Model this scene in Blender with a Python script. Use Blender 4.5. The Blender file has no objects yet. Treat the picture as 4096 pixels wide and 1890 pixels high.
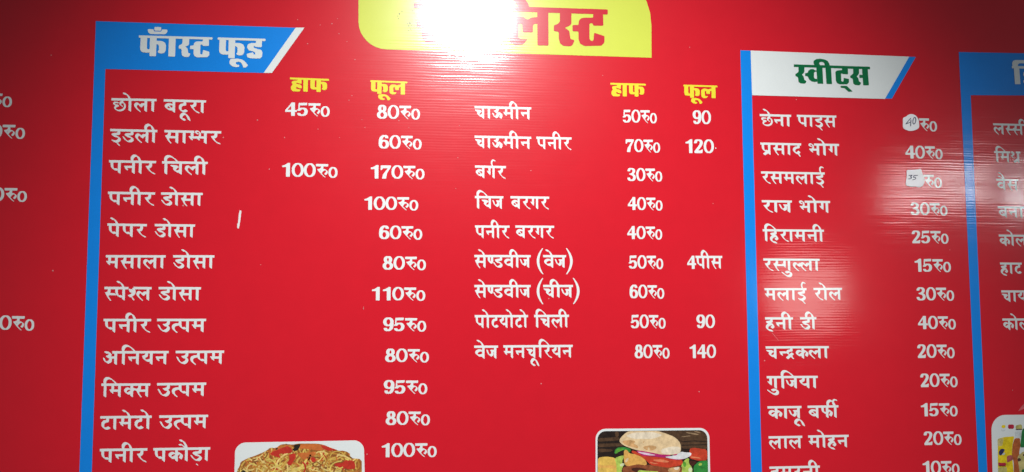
# A glossy red printed menu board, seen close up.
# Board units: millimetres in the plane of the board, origin at the point of the board nearest the camera.
import bpy, math, random
from mathutils import Vector, Matrix
from mathutils.geometry import delaunay_2d_cdt, convex_hull_2d

random.seed(7)
sc = bpy.context.scene
COL = sc.collection
EYE = 1.55            # height of the camera above the floor, metres
DIST = 1.60           # distance from the camera to the board, metres

# ------------------------------------------------------------------ camera, world, lamps, exposure
cam_data = bpy.data.cameras.new("camera")
cam_data.sensor_fit = 'HORIZONTAL'; cam_data.sensor_width = 36.0
cam_data.lens = 36.0 * 3400 / 4096
cam_data.clip_start = 0.05; cam_data.clip_end = 100
cam = bpy.data.objects.new("camera", cam_data); COL.objects.link(cam)
PITCH, YAW, ROLL = (0.07849, -0.119324, -0.003508)
rot = (Matrix.Rotation(YAW, 3, 'Y') @ Matrix.Rotation(PITCH, 3, 'X') @ Matrix.Rotation(ROLL, 3, 'Z'))
to_world = Matrix(((1, 0, 0), (0, 0, -1), (0, 1, 0)))      # board (x right, y up, z to viewer) -> world
cam.matrix_world = Matrix.Translation((0, -DIST, EYE)) @ (to_world @ rot).to_4x4()
sc.camera = cam

world = bpy.data.worlds.new("World"); sc.world = world; world.use_nodes = True
bg = world.node_tree.nodes["Background"]
bg.inputs[0].default_value = (0.80, 0.88, 1.0, 1); bg.inputs[1].default_value = 0.09

def aim(o, target):
    d = Vector(target) - o.location
    o.rotation_euler = d.to_track_quat('-Z', 'Y').to_euler()

def mirror_spot(px, pz, k):
    """where a lamp hangs (k * DIST in front of the board) for its mirror image to show at board point px, pz (mm)"""
    return Vector((px / 1000 * (1 + k), -DIST * k, EYE + pz / 1000 * (1 + k)))

def lamp(name, kind, loc, target, watts, color, **kw):
    d = bpy.data.lights.new(name, kind); d.energy = watts; d.color = color
    for a, v in kw.items(): setattr(d, a, v)
    o = bpy.data.objects.new(name, d); COL.objects.link(o); o.location = loc; aim(o, target)
    return o

def bp(x, z): return (x / 1000, 0, EYE + z / 1000)
RIBS, COAT_RIBS, COAT, COAT_ROUGH = .007, .023, 1.0, .115
# the bare lamp above and behind the viewer: its mirror image is the white glare on the title
P1 = (105.91, 551.42)
lamp('ceiling_lamp', 'SPOT', mirror_spot(P1[0], P1[1], 1.154), bp(215, -180), 242, (1.0, .975, .975), spot_size=math.radians(64), spot_blend=.954, shadow_soft_size=.136)
# lamps across the room, seen as pale sheens on the right of the board
P2 = (1380.6, 232.7)
lamp('tube_lamp', 'AREA', mirror_spot(P2[0], P2[1], 1.2), bp(*P2), 2.9, (.95, .98, 1.0), shape='RECTANGLE', size=.60, size_y=.04)
P4 = (1057.74, 226.08)
lamp('window_lamp', 'AREA', mirror_spot(P4[0], P4[1], 1.2), bp(*P4), 1.35, (1.0, .96, .96), shape='RECTANGLE', size=.40, size_y=.075)
P3 = (778.99, 23.75)
lamp('round_lamp', 'AREA', mirror_spot(P3[0], P3[1], 1.2), bp(*P3), 1.15, (1.0, .90, .84), shape='DISK', size=.32)
# soft fill, added far to the left to lift the board's dark left end
lamp('side_fill', 'AREA', (-2.6, -1.5, EYE - .1), bp(-750, 0), 4.5, (1.0, .96, .94), shape='DISK', size=.5)

sc.view_settings.view_transform = 'Standard'; sc.view_settings.look = 'None'
sc.view_settings.gamma = 1.0; sc.view_settings.exposure = 0.0
sc.view_settings.use_curve_mapping = False

# ------------------------------------------------------------------ materials
def nd(nt, t, **kw):
    n = nt.nodes.new(t)
    for k, v in kw.items():
        if k.startswith('i_'): n.inputs[int(k[2:])].default_value = v
        else: setattr(n, k, v)
    return n

def ribbed_normal(nt, amount, sheen):
    """the fine horizontal ribs of the board skin as a tilt of the normal, uneven along the ribs"""
    L = nt.links
    geo = nd(nt, 'ShaderNodeNewGeometry')
    sep = nd(nt, 'ShaderNodeSeparateXYZ'); L.new(geo.outputs['Position'], sep.inputs[0])
    mp = nd(nt, 'ShaderNodeMapping'); mp.inputs['Scale'].default_value = (7, 7, 60)
    L.new(geo.outputs['Position'], mp.inputs[0])
    n1 = nd(nt, 'ShaderNodeTexNoise'); n1.inputs['Scale'].default_value = 1.0; n1.inputs['Detail'].default_value = 3
    L.new(mp.outputs[0], n1.inputs['Vector'])
    mp2 = nd(nt, 'ShaderNodeMapping'); mp2.inputs['Scale'].default_value = (9, 9, 130)
    L.new(geo.outputs['Position'], mp2.inputs[0])
    n2 = nd(nt, 'ShaderNodeTexNoise'); n2.inputs['Scale'].default_value = 1.0; n2.inputs['Detail'].default_value = 2
    L.new(mp2.outputs[0], n2.inputs['Vector'])
    ph = nd(nt, 'ShaderNodeMath', operation='MULTIPLY', i_1=2 * math.pi / RIB); L.new(sep.outputs[2], ph.inputs[0])
    wob = nd(nt, 'ShaderNodeMath', operation='MULTIPLY_ADD', i_1=9.0); L.new(n1.outputs[0], wob.inputs[0]); L.new(ph.outputs[0], wob.inputs[2])
    sn = nd(nt, 'ShaderNodeMath', operation='SINE'); L.new(wob.outputs[0], sn.inputs[0])
    am = nd(nt, 'ShaderNodeMapRange'); am.inputs[1].default_value = .3; am.inputs[2].default_value = .7
    am.inputs[3].default_value = .45; am.inputs[4].default_value = 1.25; L.new(n1.outputs[0], am.inputs[0])
    w1 = nd(nt, 'ShaderNodeMath', operation='MULTIPLY'); L.new(sn.outputs[0], w1.inputs[0]); L.new(am.outputs[0], w1.inputs[1])
    w2 = nd(nt, 'ShaderNodeMath', operation='MULTIPLY_ADD', i_1=2.3, i_2=-1.15); L.new(n2.outputs[0], w2.inputs[0])
    # broad, shallow waviness of the sheet
    n3 = nd(nt, 'ShaderNodeTexNoise'); n3.inputs['Scale'].default_value = 3.2; n3.inputs['Detail'].default_value = 1
    L.new(geo.outputs['Position'], n3.inputs['Vector'])
    w3 = nd(nt, 'ShaderNodeMath', operation='MULTIPLY_ADD', i_1=.03, i_2=-.015); L.new(n3.outputs[0], w3.inputs[0])
    s1 = nd(nt, 'ShaderNodeMath', operation='ADD'); L.new(w1.outputs[0], s1.inputs[0]); L.new(w2.outputs[0], s1.inputs[1])
    out = []
    for k in (amount, sheen):
        sc_ = nd(nt, 'ShaderNodeMath', operation='MULTIPLY_ADD', i_1=k); L.new(s1.outputs[0], sc_.inputs[0]); L.new(w3.outputs[0], sc_.inputs[2])
        cx = nd(nt, 'ShaderNodeCombineXYZ'); L.new(sc_.outputs[0], cx.inputs[2]); L.new(w3.outputs[0], cx.inputs[0])
        ad = nd(nt, 'ShaderNodeVectorMath', operation='ADD'); L.new(geo.outputs['Normal'], ad.inputs[0]); L.new(cx.outputs[0], ad.inputs[1])
        nm = nd(nt, 'ShaderNodeVectorMath', operation='NORMALIZE'); L.new(ad.outputs[0], nm.inputs[0]); out.append(nm)
    return geo, out[0], out[1]

RIB = 0.0052
def ink(name, color, rough=.30, grain=.10, ribs=RIBS, coat=COAT, spec=.13, blotch=0.0):
    m = bpy.data.materials.new(name); m.use_nodes = True; nt = m.node_tree; L = nt.links
    b = nt.nodes['Principled BSDF']
    geo, nm, cn = ribbed_normal(nt, ribs, COAT_RIBS)
    L.new(nm.outputs[0], b.inputs['Normal']); L.new(cn.outputs[0], b.inputs['Coat Normal'])
    g1 = nd(nt, 'ShaderNodeTexNoise'); g1.inputs['Scale'].default_value = 620; g1.inputs['Detail'].default_value = 2
    g2 = nd(nt, 'ShaderNodeTexNoise'); g2.inputs['Scale'].default_value = 26; g2.inputs['Detail'].default_value = 5
    for g in (g1, g2): L.new(geo.outputs['Position'], g.inputs['Vector'])
    a = nd(nt, 'ShaderNodeMath', operation='MULTIPLY_ADD', i_1=2 * grain, i_2=1 - grain); L.new(g1.outputs[0], a.inputs[0])
    c = nd(nt, 'ShaderNodeMath', operation='MULTIPLY_ADD', i_1=grain, i_2=-grain / 2); L.new(g2.outputs[0], c.inputs[0])
    s = nd(nt, 'ShaderNodeMath', operation='ADD'); L.new(a.outputs[0], s.inputs[0]); L.new(c.outputs[0], s.inputs[1])
    if blotch:
        # soft tonal mottling of a photographic print
        g3 = nd(nt, 'ShaderNodeTexNoise'); g3.inputs['Scale'].default_value = 95; g3.inputs['Detail'].default_value = 4; g3.inputs['Roughness'].default_value = .7
        L.new(geo.outputs['Position'], g3.inputs['Vector'])
        t = nd(nt, 'ShaderNodeMath', operation='MULTIPLY_ADD', i_1=3.2 * blotch, i_2=1 - 1.6 * blotch); L.new(g3.outputs[0], t.inputs[0])
        u = nd(nt, 'ShaderNodeMath', operation='MULTIPLY', use_clamp=False); L.new(s.outputs[0], u.inputs[0]); L.new(t.outputs[0], u.inputs[1]); s = u
    v = nd(nt, 'ShaderNodeVectorMath', operation='SCALE'); v.inputs[0].default_value = color; L.new(s.outputs[0], v.inputs['Scale'])
    L.new(v.outputs[0], b.inputs['Base Color'])
    b.inputs['Roughness'].default_value = rough
    b.inputs['Specular IOR Level'].default_value = spec
    b.inputs['Coat Weight'].default_value = coat
    b.inputs['Coat Roughness'].default_value = COAT_ROUGH
    b.inputs['Coat IOR'].default_value = 1.65
    return m

RED = ink('printed red', (.64, .0078, .020))
BLUE = ink('printed blue', (.003, .245, .80))
WHITE = ink('printed white', (.77, .83, .81), grain=.05)
YELLOW = ink('printed yellow', (.64, .72, .085), grain=.05)
HEADYELLOW = ink('heading yellow', (.80, .72, .04), grain=.05)
GREEN = ink('printed green', (.0, .145, .045))
TITLERED = ink('title red', (.58, .012, .028))

# ------------------------------------------------------------------ lettering: pen strokes -> outlines
def spline(pts, n=5):
    if len(pts) < 3: return pts
    out = []
    for i in range(len(pts) - 1):
        p0 = pts[max(i - 1, 0)]; p1 = pts[i]; p2 = pts[i + 1]; p3 = pts[min(i + 2, len(pts) - 1)]
        for k in range(n):
            t = k / n; t2 = t * t; t3 = t2 * t
            out.append(tuple(.5 * (2 * p1[j] + (p2[j] - p0[j]) * t + (2 * p0[j] - 5 * p1[j] + 4 * p2[j] - p3[j]) * t2
                                   + (3 * p1[j] - p0[j] - 3 * p2[j] + p3[j]) * t3) for j in (0, 1)))
    out.append(tuple(pts[-1]))
    return out

def nib(vx, vy, r):
    o = []
    for s in (1, -1):
        for k in range(8):
            a = k * math.pi / 4 + .39
            o.append((s * vx + r * math.cos(a), s * vy + r * math.sin(a)))
    return [o[i] for i in convex_hull_2d([Vector(p) for p in o])]

def sweep(pts, pen, n=5, close=False):
    """convex pieces that a pen of the given outline covers along a path"""
    if close: pts = list(pts) + [pts[0]]
    path = spline(pts, n) if len(pts) > 2 else pts
    res = []
    for a, b in zip(path, path[1:]):
        q = [(a[0] + p[0], a[1] + p[1]) for p in pen] + [(b[0] + p[0], b[1] + p[1]) for p in pen]
        h = convex_hull_2d([Vector(p) for p in q])
        res.append([q[i] for i in h])
    return res

def soften(poly, cut=5.0):
    out = []; n = len(poly)
    for i in range(n):
        a, b, c = Vector(poly[i - 1]), Vector(poly[i]), Vector(poly[(i + 1) % n])
        for q in (a, c):
            d = q - b; l = d.length
            t = min(.3, cut / l) if l > 1e-6 else 0
            out.append(tuple(b + d * t))
    return out

PEN = nib(7.0, 4.9, 3.5)          # the reed pen of the menu lines
FINE = nib(3.8, 2.6, 3.2)         # the same, lighter, for small curls
HAIR = nib(0, 0, 4.0)
FIG = nib(5.6, 0, 4.6)            # figures: upright stress
FIGB = nib(7.4, 0, 4.8)

def el(cx, cy, rx, ry, n=18): return [(cx + rx * math.cos(2 * math.pi * i / n), cy + ry * math.sin(2 * math.pi * i / n)) for i in range(n)]

# glyph: width, strokes [(pen, points)], head line gap (from, to) or None; y runs down, 0 = top of the head line, 100 = foot
def stem(x, y0=9): return (PEN, [(x, y0), (x, 91)])
I_HOOK = [(-37, 8), (-40, -10), (-37, -24), (-26, -34), (-12, -36), (2, -28), (12, -14), (20, 6)]
E_FLAG = [(-47, -34), (-36, -34), (-22, -25), (-10, -11), (-3, 5)]
U2 = [(2, 149), (-10, 150), (-22, 141), (-24, 126), (-15, 113), (-3, 107), (10, 110), (22, 122), (31, 138), (37, 152)]
U1 = [(-26, 112), (-8, 107), (8, 110), (15, 122), (10, 136), (-6, 142), (-26, 136), (-44, 124), (-56, 114)]
RA = [(PEN, [(49, 12), (49, 32), (42, 44), (24, 48)]), (FINE, [(24, 50), (36, 66), (50, 80), (64, 90), (78, 95)]), (PEN, [(24, 47), (33, 58)])]
SA = [(PEN, [(37, 12), (37, 32), (31, 44), (17, 48)]), (FINE, [(17, 51), (26, 66), (36, 82), (48, 96)]), (PEN, [(17, 48), (27, 60)])]
MA = [(PEN, [(30, 12), (30, 50)]), (PEN, [(15, 51), (30, 52)]), (PEN, [(17, 50), (26, 65)])]
NA = [(PEN, [(18, 48), (26, 66)])]
LA = [(PEN, [(46, 93), (31, 80), (17, 64), (15, 50), (24, 40), (36, 39), (46, 48), (55, 59)]), (PEN, [(55, 59), (63, 48), (74, 42)])]
PA = [(PEN, [(22, 12), (23, 42), (30, 60), (44, 69), (62, 68)])]
BA = [(PEN, [(74, 44), (60, 38), (42, 37), (24, 46), (20, 58), (30, 70), (50, 76), (76, 70)])]
KA = [(PEN, [(64, 48), (44, 38), (25, 43), (18, 56), (28, 70), (46, 71), (64, 60)])]
DDA = [(PEN, [(73, 12), (73, 34), (50, 38), (30, 42), (33, 51), (54, 56), (74, 66), (76, 80), (60, 91)]), (FINE, [(62, 92), (42, 90), (24, 78), (10, 60)])]
II = [(PEN, [(65, 12), (65, 33), (44, 38), (23, 42), (27, 51), (48, 56), (67, 64), (72, 78), (58, 91), (38, 93), (24, 88)]), (FINE, [(50, 100), (61, 110), (71, 121)])]
HA = [(PEN, [(53, 12), (53, 32), (34, 36), (19, 40), (26, 48), (44, 50), (58, 52)]), (PEN, [(54, 54), (34, 58), (18, 70), (16, 86), (30, 100), (56, 106)]), (PEN, [(52, 56), (64, 62), (67, 73), (56, 82)])]
TTA = [(PEN, [(54, 12), (54, 34), (34, 39), (22, 52), (22, 72), (34, 86), (52, 88), (67, 81)])]
DA = [(PEN, [(56, 12), (56, 32), (34, 37), (18, 50), (19, 66), (34, 81), (50, 80), (62, 70)]), (FINE, [(50, 82), (60, 94), (67, 105)])]
UU = [(PEN, [(84, 12), (83, 32), (72, 43), (54, 46)]), (PEN, [(54, 47), (78, 52), (85, 66), (76, 82), (60, 90)]), (FINE, [(62, 91), (40, 85), (24, 68), (13, 48)])]
CA = [(PEN, [(15, 36), (56, 38)]), (PEN, [(54, 38), (38, 52), (36, 64), (48, 75), (64, 76), (76, 70)]), (FINE, [(22, 38), (38, 52)])]
CHHA = [(FINE, [(84, 14), (84, 22), (70, 34), (70, 48), (82, 58)]), (FINE, [(76, 32), (92, 34), (103, 48), (103, 68), (92, 84), (70, 92), (46, 90), (30, 78), (34, 64), (52, 56)]), (FINE, [(52, 54), (28, 50), (20, 40), (30, 32), (50, 33)])]
BHA = [(FINE, [(26, 23), (14, 19), (12, 9), (22, 4), (34, 8), (42, 20), (43, 36), (36, 47)]), (PEN, [(20, 51), (40, 51)]), (PEN, [(22, 50), (32, 66)])]
JA = [(FINE, [(4, 36), (10, 52), (18, 66), (32, 76)]), (PEN, [(32, 76), (46, 68), (48, 52), (40, 41)]), (PEN, [(40, 41), (70, 41)])]
GA = [(PEN, [(30, 12), (30, 56)]), (PEN, [(17, 48), (30, 64)])]
PHA = [(PEN, [(18, 12), (20, 40), (30, 56), (54, 60)]), (PEN, [(56, 52), (72, 42), (88, 48), (92, 62), (82, 80)])]
YA = [(PEN, [(38, 12), (39, 28), (32, 38), (17, 43)]), (PEN, [(16, 44), (26, 60), (44, 70), (72, 66)])]
SHA = [(FINE, [(34, 22), (24, 26), (17, 18)]), (FINE, [(17, 18), (24, 36), (40, 36), (46, 24), (44, 14)]), (PEN, [(50, 16), (54, 34), (46, 52), (28, 64), (16, 68)]), (FINE, [(30, 70), (42, 82), (50, 94)])]
G = {
 'pa': (105, PA + [stem(77)], None), 'na': (104, NA + [(PEN, [(18, 49), (74, 48)]), stem(76)], None), 'nH': (50, NA + [(PEN, [(18, 49), (62, 48)])], None),
 'ra': (79, RA, None), 'ca': (106, CA + [stem(78)], None), 'la': (121, LA + [(PEN, [(74, 42), (92, 42)]), stem(93)], None), 'lH': (62, LA, None),
 'ba': (106, BA + [(HAIR, [(36, 46), (60, 66)]), stem(78)], None), 'va': (106, BA + [stem(78)], None), 'tta': (83, TTA, None),
 'aa': (54, [stem(26)], None), 'i': (57, [stem(29), (PEN, [(29, 10), (25, -8), (29, -26), (44, -37), (64, -35), (86, -22), (104, -6), (114, 6)])], None),
 'ii': (50, [stem(22), (PEN, I_HOOK)], None), 'o': (54, [stem(26), (PEN, [(p[0] + 26, p[1]) for p in E_FLAG])], None),
 'au': (54, [stem(26), (PEN, [(p[0] + 28, p[1] * 1.25 - 6) for p in E_FLAG] + [(28, 4)]), (FINE, [(-26, -20), (-12, -20), (4, -10), (18, 5)])], None),
 'ma': (109, MA + [(PEN, [(30, 52), (80, 52)]), stem(81)], None), 'mH': (46, MA + [(PEN, [(30, 52), (60, 52)])], None),
 'sa': (119, SA + [(PEN, [(30, 53), (92, 54)]), stem(92)], None), 'sH': (72, SA + [(PEN, [(30, 53), (82, 54)])], None),
 'bha': (110, BHA + [(PEN, [(36, 51), (82, 51)]), stem(82)], (0, 50)), 'dda': (94, DDA, None), 'rra': (94, DDA + [(FINE, [(52, 122), (54, 124)])], None),
 'I': (92, II, None), 'II': (92, II + [(FINE, [(57, 6), (49, -14), (50, -32), (62, -43), (77, -39)])], None), 'ha': (84, HA, None),
 'a': (119, [(PEN, [(16, 10), (40, 11), (50, 22), (42, 36), (30, 41)]), (PEN, [(30, 42), (48, 47), (54, 62), (46, 76), (30, 82)]), (FINE, [(32, 82), (14, 72), (4, 52)]), (PEN, [(50, 46), (90, 46)]), stem(91)], (0, 64)),
 'u_': (104, UU, None),
 'uu_': (100, [(PEN, [(52, 12), (51, 26), (42, 37), (28, 40)]), (PEN, [(28, 41), (48, 48), (53, 62), (46, 78), (34, 84)]), (FINE, [(36, 85), (22, 78), (9, 56)]), (PEN, [(50, 74), (62, 60), (72, 52), (84, 58), (86, 72), (77, 88)])], None),
 'tH': (43, [(PEN, [(66, 41), (42, 42), (22, 50), (16, 64), (22, 80), (38, 95)])], None),
 'nnH': (50, [(PEN, [(14, 12), (14, 42), (24, 57), (36, 57), (42, 44), (42, 12)])], None), 'ja': (97, JA + [stem(72)], None), 'da': (82, DA, None),
 'pra': (105, PA + [(PEN, [(72, 70), (34, 96)]), stem(77)], None), 'ga': (96, GA + [stem(68)], None),
 'gH': (44, GA, None), 'dra': (86, [(PEN, [(56, 12), (56, 32), (36, 37), (24, 48), (30, 60), (44, 68)]), (PEN, [(66, 58), (22, 94)]), (FINE, [(56, 70), (64, 92), (72, 96)])], None),
 'ka': (112, KA + [stem(66), (PEN, [(66, 50), (82, 40), (97, 45), (103, 58), (95, 76)])], None),
 'kH': (88, KA + [stem(66), (PEN, [(66, 50), (82, 42), (102, 47)])], None), 'ya': (100, YA + [stem(74)], None),
 'pha': (102, PHA + [stem(56)], None), 'shH': (66, SHA, (8, 46)),
 'shra': (104, [(FINE, [(20, 22), (14, 10), (26, 6), (34, 16), (30, 30), (14, 40)]), (PEN, [(14, 44), (30, 56)]), (PEN, [(76, 66), (38, 94)]), stem(78)], (0, 56)),
 'lparen': (52, 'L', None), 'rparen': (52, 'R', None),
}
MARKS = {'e': [(PEN, E_FLAG)], 'ai': [(PEN, [(p[0] + 2, p[1] * 1.25 - 6) for p in E_FLAG] + [(2, 4)]), (FINE, [(-52, -20), (-38, -20), (-22, -10), (-8, 5)])],
         'u': [(PEN, U1)], 'uu': [(PEN, U2)], 'reph': [(FINE, [(-8, 6), (-17, -14), (-16, -32), (-4, -43), (12, -39)])]}
ANCHOR = {'pa': 77, 'na': 76, 'ra': 49, 'ca': 78, 'la': 93, 'ba': 78, 'va': 78, 'tta': 54, 'ma': 81, 'sa': 92, 'bha': 82, 'dda': 73, 'ja': 72, 'ga': 68, 'ka': 66,
          'ya': 74, 'pha': 56, 'chha': 86, 'ii': 22, 'ha': 53, 'aa': 26}
G['chha'] = (116, CHHA, None)

# figures
def D(w, s, p=()): return (w, s, p)
FIGS = {
 '0': D(84, [(FIG, el(42, 50, 32, 45.4))]),
 '8': D(80, [(FIGB, el(40, 26, 19, 21.5)), (FIGB, el(40, 72, 26, 23.5))]),
 '6': D(80, [(FIGB, el(40, 68, 26, 27.4)), (FIGB, [(14, 68), (15, 40), (24, 16), (42, 4.8), (56, 9), (61, 20)])]),
 '9': D(80, [(FIGB, el(40, 32, 26, 27.4)), (FIGB, [(66, 32), (65, 60), (56, 84), (38, 95.2), (24, 91), (19, 80)])]),
 '1': D(78, [], [[(40, 8), (24, 17), (11, 19), (11, 31), (39, 30), (39, 100), (66, 100), (66, 0), (50, 0)]]),
 '7': D(80, [], [[(4, 2), (77, 2), (77, 14), (50, 58), (42, 100), (13, 100), (20, 70), (54, 23), (19, 23), (13, 37), (3, 37)]]),
 '4': D(86, [], [[(48, 0), (60, 0), (44, 22), (17, 57), (17, 70), (1, 70), (1, 57)], [(1, 56), (84, 56), (84, 71), (1, 71)], [(43, 0), (70, 0), (70, 100), (43, 100)]]),
 '5': D(80, [(FIGB, [(12, 57), (26, 46), (44, 43), (60, 53), (64, 70), (55, 88), (36, 95), (20, 92), (13, 83)])], [[(10, 3), (72, 1), (69, 20), (12, 22)], [(10, 4), (19, 4), (17, 57), (7, 57)]]),
 '2': D(80, [(FIGB, [(14, 24), (20, 10), (36, 4.8), (56, 11), (61, 28), (48, 52), (28, 74), (16, 90)])], [[(5, 100), (5, 90), (16, 81), (52, 81), (66, 74), (73, 74), (69, 100)]]),
 '3': D(80, [(FIGB, [(13, 21), (20, 9), (36, 4.8), (56, 13), (58, 30), (44, 44), (30, 47)]), (FIGB, [(30, 47), (54, 54), (64, 70), (57, 88), (38, 95.2), (18, 90), (12, 78)])]),
 'R': D(88, [(nib(6.2, 4.4, 2.4), [(44, 16), (44, 34), (36, 44), (19, 48)]), (nib(4, 2.8, 2.4), [(19, 51), (32, 66), (48, 84), (62, 97)]), (nib(6, 4.2, 2.4), [(19, 48), (31, 59)]),
                (nib(4.2, 2.9, 2.3), [(37, 66), (46, 53), (60, 45), (74, 51), (78, 64), (67, 79)])], [[(0, 4), (88, 4), (86, 22), (1, 22)]]),
 'o': D(66, [(nib(4.4, 0, 4.2), el(33, 64.5, 24, 35.5))]),
 '.': D(30, [(HAIR, [(14, 62), (15, 64)])]),
}

def word(keys):
    """menu-line word -> convex pieces and width, in pen units"""
    pieces = []; x = 0.0; gaps = []; heads = []; prev = None; px = 0
    for k in keys:
        if k in MARKS:
            a = px + ANCHOR[prev]
            for pen, pts in MARKS[k]: pieces += sweep([(p[0] + a, p[1]) for p in pts], pen)
            continue
        w, strokes, gap = G[k]
        if strokes in ('L', 'R'):
            s = 1 if strokes == 'L' else -1
            c = x if s == 1 else x + w
            tt_ = [(k / 4.5 - 1) for k in range(10)]
            o = [(c + s * 44 * t * t, 48 + 101 * t) for t in tt_]; i = [(c + s * (20 + 31 * t * t), 48 + 99 * t) for t in tt_]
            for t in range(9):
                q = [o[t], o[t + 1], i[t + 1], i[t]]
                h = convex_hull_2d([Vector(p) for p in q]); pieces.append([q[j] for j in h])
            x += w; continue
        for pen, pts in strokes: pieces += sweep([(p[0] + x, p[1]) for p in pts], pen)
        if gap is None: heads.append((x, x + w))
        else:
            if gap[0] > 0: heads.append((x, x + gap[0]))
            heads.append((x + gap[1], x + w))
        prev = k; px = x; x += w
    if prev == 'ra': heads.append((x - 4, x + 10)); x += 10
    runs = []
    for a, b in sorted(heads):
        if runs and a <= runs[-1][1] + .5: runs[-1][1] = max(b, runs[-1][1])
        else: runs.append([a, b])
    for a, b in runs: pieces.append([(a, 0), (b, 1), (b - 1, 18.5), (a + 1, 18)])
    return pieces, x

def figures(txt):
    pieces = []; x = 0.0
    for ch in txt:
        w, strokes, polys = FIGS[ch]
        for pen, pts in strokes: pieces += sweep([(p[0] + x, p[1]) for p in pts], pen, 2 if len(pts) > 12 else 4, close=len(pts) > 12)
        for p in polys: pieces.append([(q[0] + x, q[1]) for q in soften(p, 2.5)])
        x += w
    return pieces, x - 3

def put(pieces, width, Lp, Rp, h, x0=0.0):
    """pieces (pen units) -> board mm, head line from Lp to Rp, height h"""
    ux = ((Rp[0] - Lp[0]) / width, (Rp[1] - Lp[1]) / width)
    return [[(Lp[0] + ux[0] * (p[0] - x0), Lp[1] + ux[1] * (p[0] - x0) - p[1] * h / 100) for p in q] for q in pieces]

def area2(q): return sum(q[i - 1][0] * q[i][1] - q[i][0] * q[i - 1][1] for i in range(len(q)))

def flat_mesh(name, pieces, layer, mat, parent, label=None):
    """one flat print: the union of all pieces, `layer` tenths of a millimetre above the sheet"""
    vs = []; fs = []
    for q in pieces:
        if abs(area2(q)) < 1e-6: continue
        if area2(q) < 0: q = q[::-1]
        fs.append(list(range(len(vs), len(vs) + len(q)))); vs += [Vector(p) for p in q]
    if len(fs) > 1 or len(fs[0]) > 3:
        ov, oe, of, a, b, orig = delaunay_2d_cdt(vs, [], fs, 0, 1e-4)
        of = [f for f, o in zip(of, orig) if o]
    else: ov, of = vs, fs
    me = bpy.data.meshes.new(name)
    y = -layer * 1e-4
    me.from_pydata([(v[0] / 1000, y, EYE + v[1] / 1000) for v in ov], [], [f if area2([ov[i] for i in f]) > 0 else f[::-1] for f in of])
    me.validate(); me.update()
    me.materials.append(mat)
    o = bpy.data.objects.new(name, me); COL.objects.link(o); o.parent = parent
    if label: o['label'] = label
    return o

def multi_mesh(name, items, layer, parent, step=0.03):
    """items that touch make one print detail, items apart from each other make one each"""
    groups = []
    for it in items:
        q = it[1]; bb = [min(p[0] for p in q), min(p[1] for p in q), max(p[0] for p in q), max(p[1] for p in q)]
        hit = [g for g in groups if any(not (bb[2] < o[0] or bb[0] > o[2] or bb[3] < o[1] or bb[1] > o[3]) for o in g[0])]
        new = [[bb], [it]]
        for g in hit: new = [g[0] + new[0], g[1] + new[1]]; groups.remove(g)
        groups.append(new)
    for g in groups: print_detail(name, sorted(g[1], key=items.index), layer, parent, step)

def print_detail(name, items, layer, parent, step):
    """a printed picture detail: many flat coloured shapes, each a hair above the last; items = [(material, polygon)]"""
    vs = []; fs = []; mi = []; mats = []
    for n, (m, q) in enumerate(items):
        if m not in mats: mats.append(m)
        if area2(q) < 0: q = q[::-1]
        y = -(layer + n * step) * 1e-4
        ov, oe, of, a, b, orig = delaunay_2d_cdt([Vector(p) for p in q], [], [list(range(len(q)))], 0, 1e-5)
        base = len(vs)
        vs += [(v[0] / 1000, y, EYE + v[1] / 1000) for v in ov]
        for f, o in zip(of, orig):
            if o: fs.append([base + i for i in f]); mi.append(mats.index(m))
    me = bpy.data.meshes.new(name); me.from_pydata(vs, [], fs); me.update()
    for m in mats: me.materials.append(m)
    me.polygons.foreach_set('material_index', mi)
    for p in me.polygons:
        if p.normal.y > 0: p.flip()
    me.update()
    o = bpy.data.objects.new(name, me); COL.objects.link(o); o.parent = parent
    return o

# ------------------------------------------------------------------ the board
board = bpy.data.objects.new('menu_board', None); COL.objects.link(board)
board['label'] = 'glossy red printed menu board with white price lists under blue section headings'
board['category'] = 'menu board'

def box(name, x0, x1, z0, z1, y0, y1, mat, parent):
    v = [(x / 1000, y / 1000, EYE + z / 1000) for x in (x0, x1) for y in (y0, y1) for z in (z0, z1)]
    f = [(0, 1, 3, 2), (4, 6, 7, 5), (0, 4, 5, 1), (2, 3, 7, 6), (0, 2, 6, 4), (1, 5, 7, 3)]
    me = bpy.data.meshes.new(name); me.from_pydata(v, [], f); me.update(); me.materials.append(mat)
    o = bpy.data.objects.new(name, me); COL.objects.link(o); o.parent = parent
    return o
sheet = box('backing_sheet', -1150, 1650, -620, 760, 0, 5, RED, board)

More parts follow.
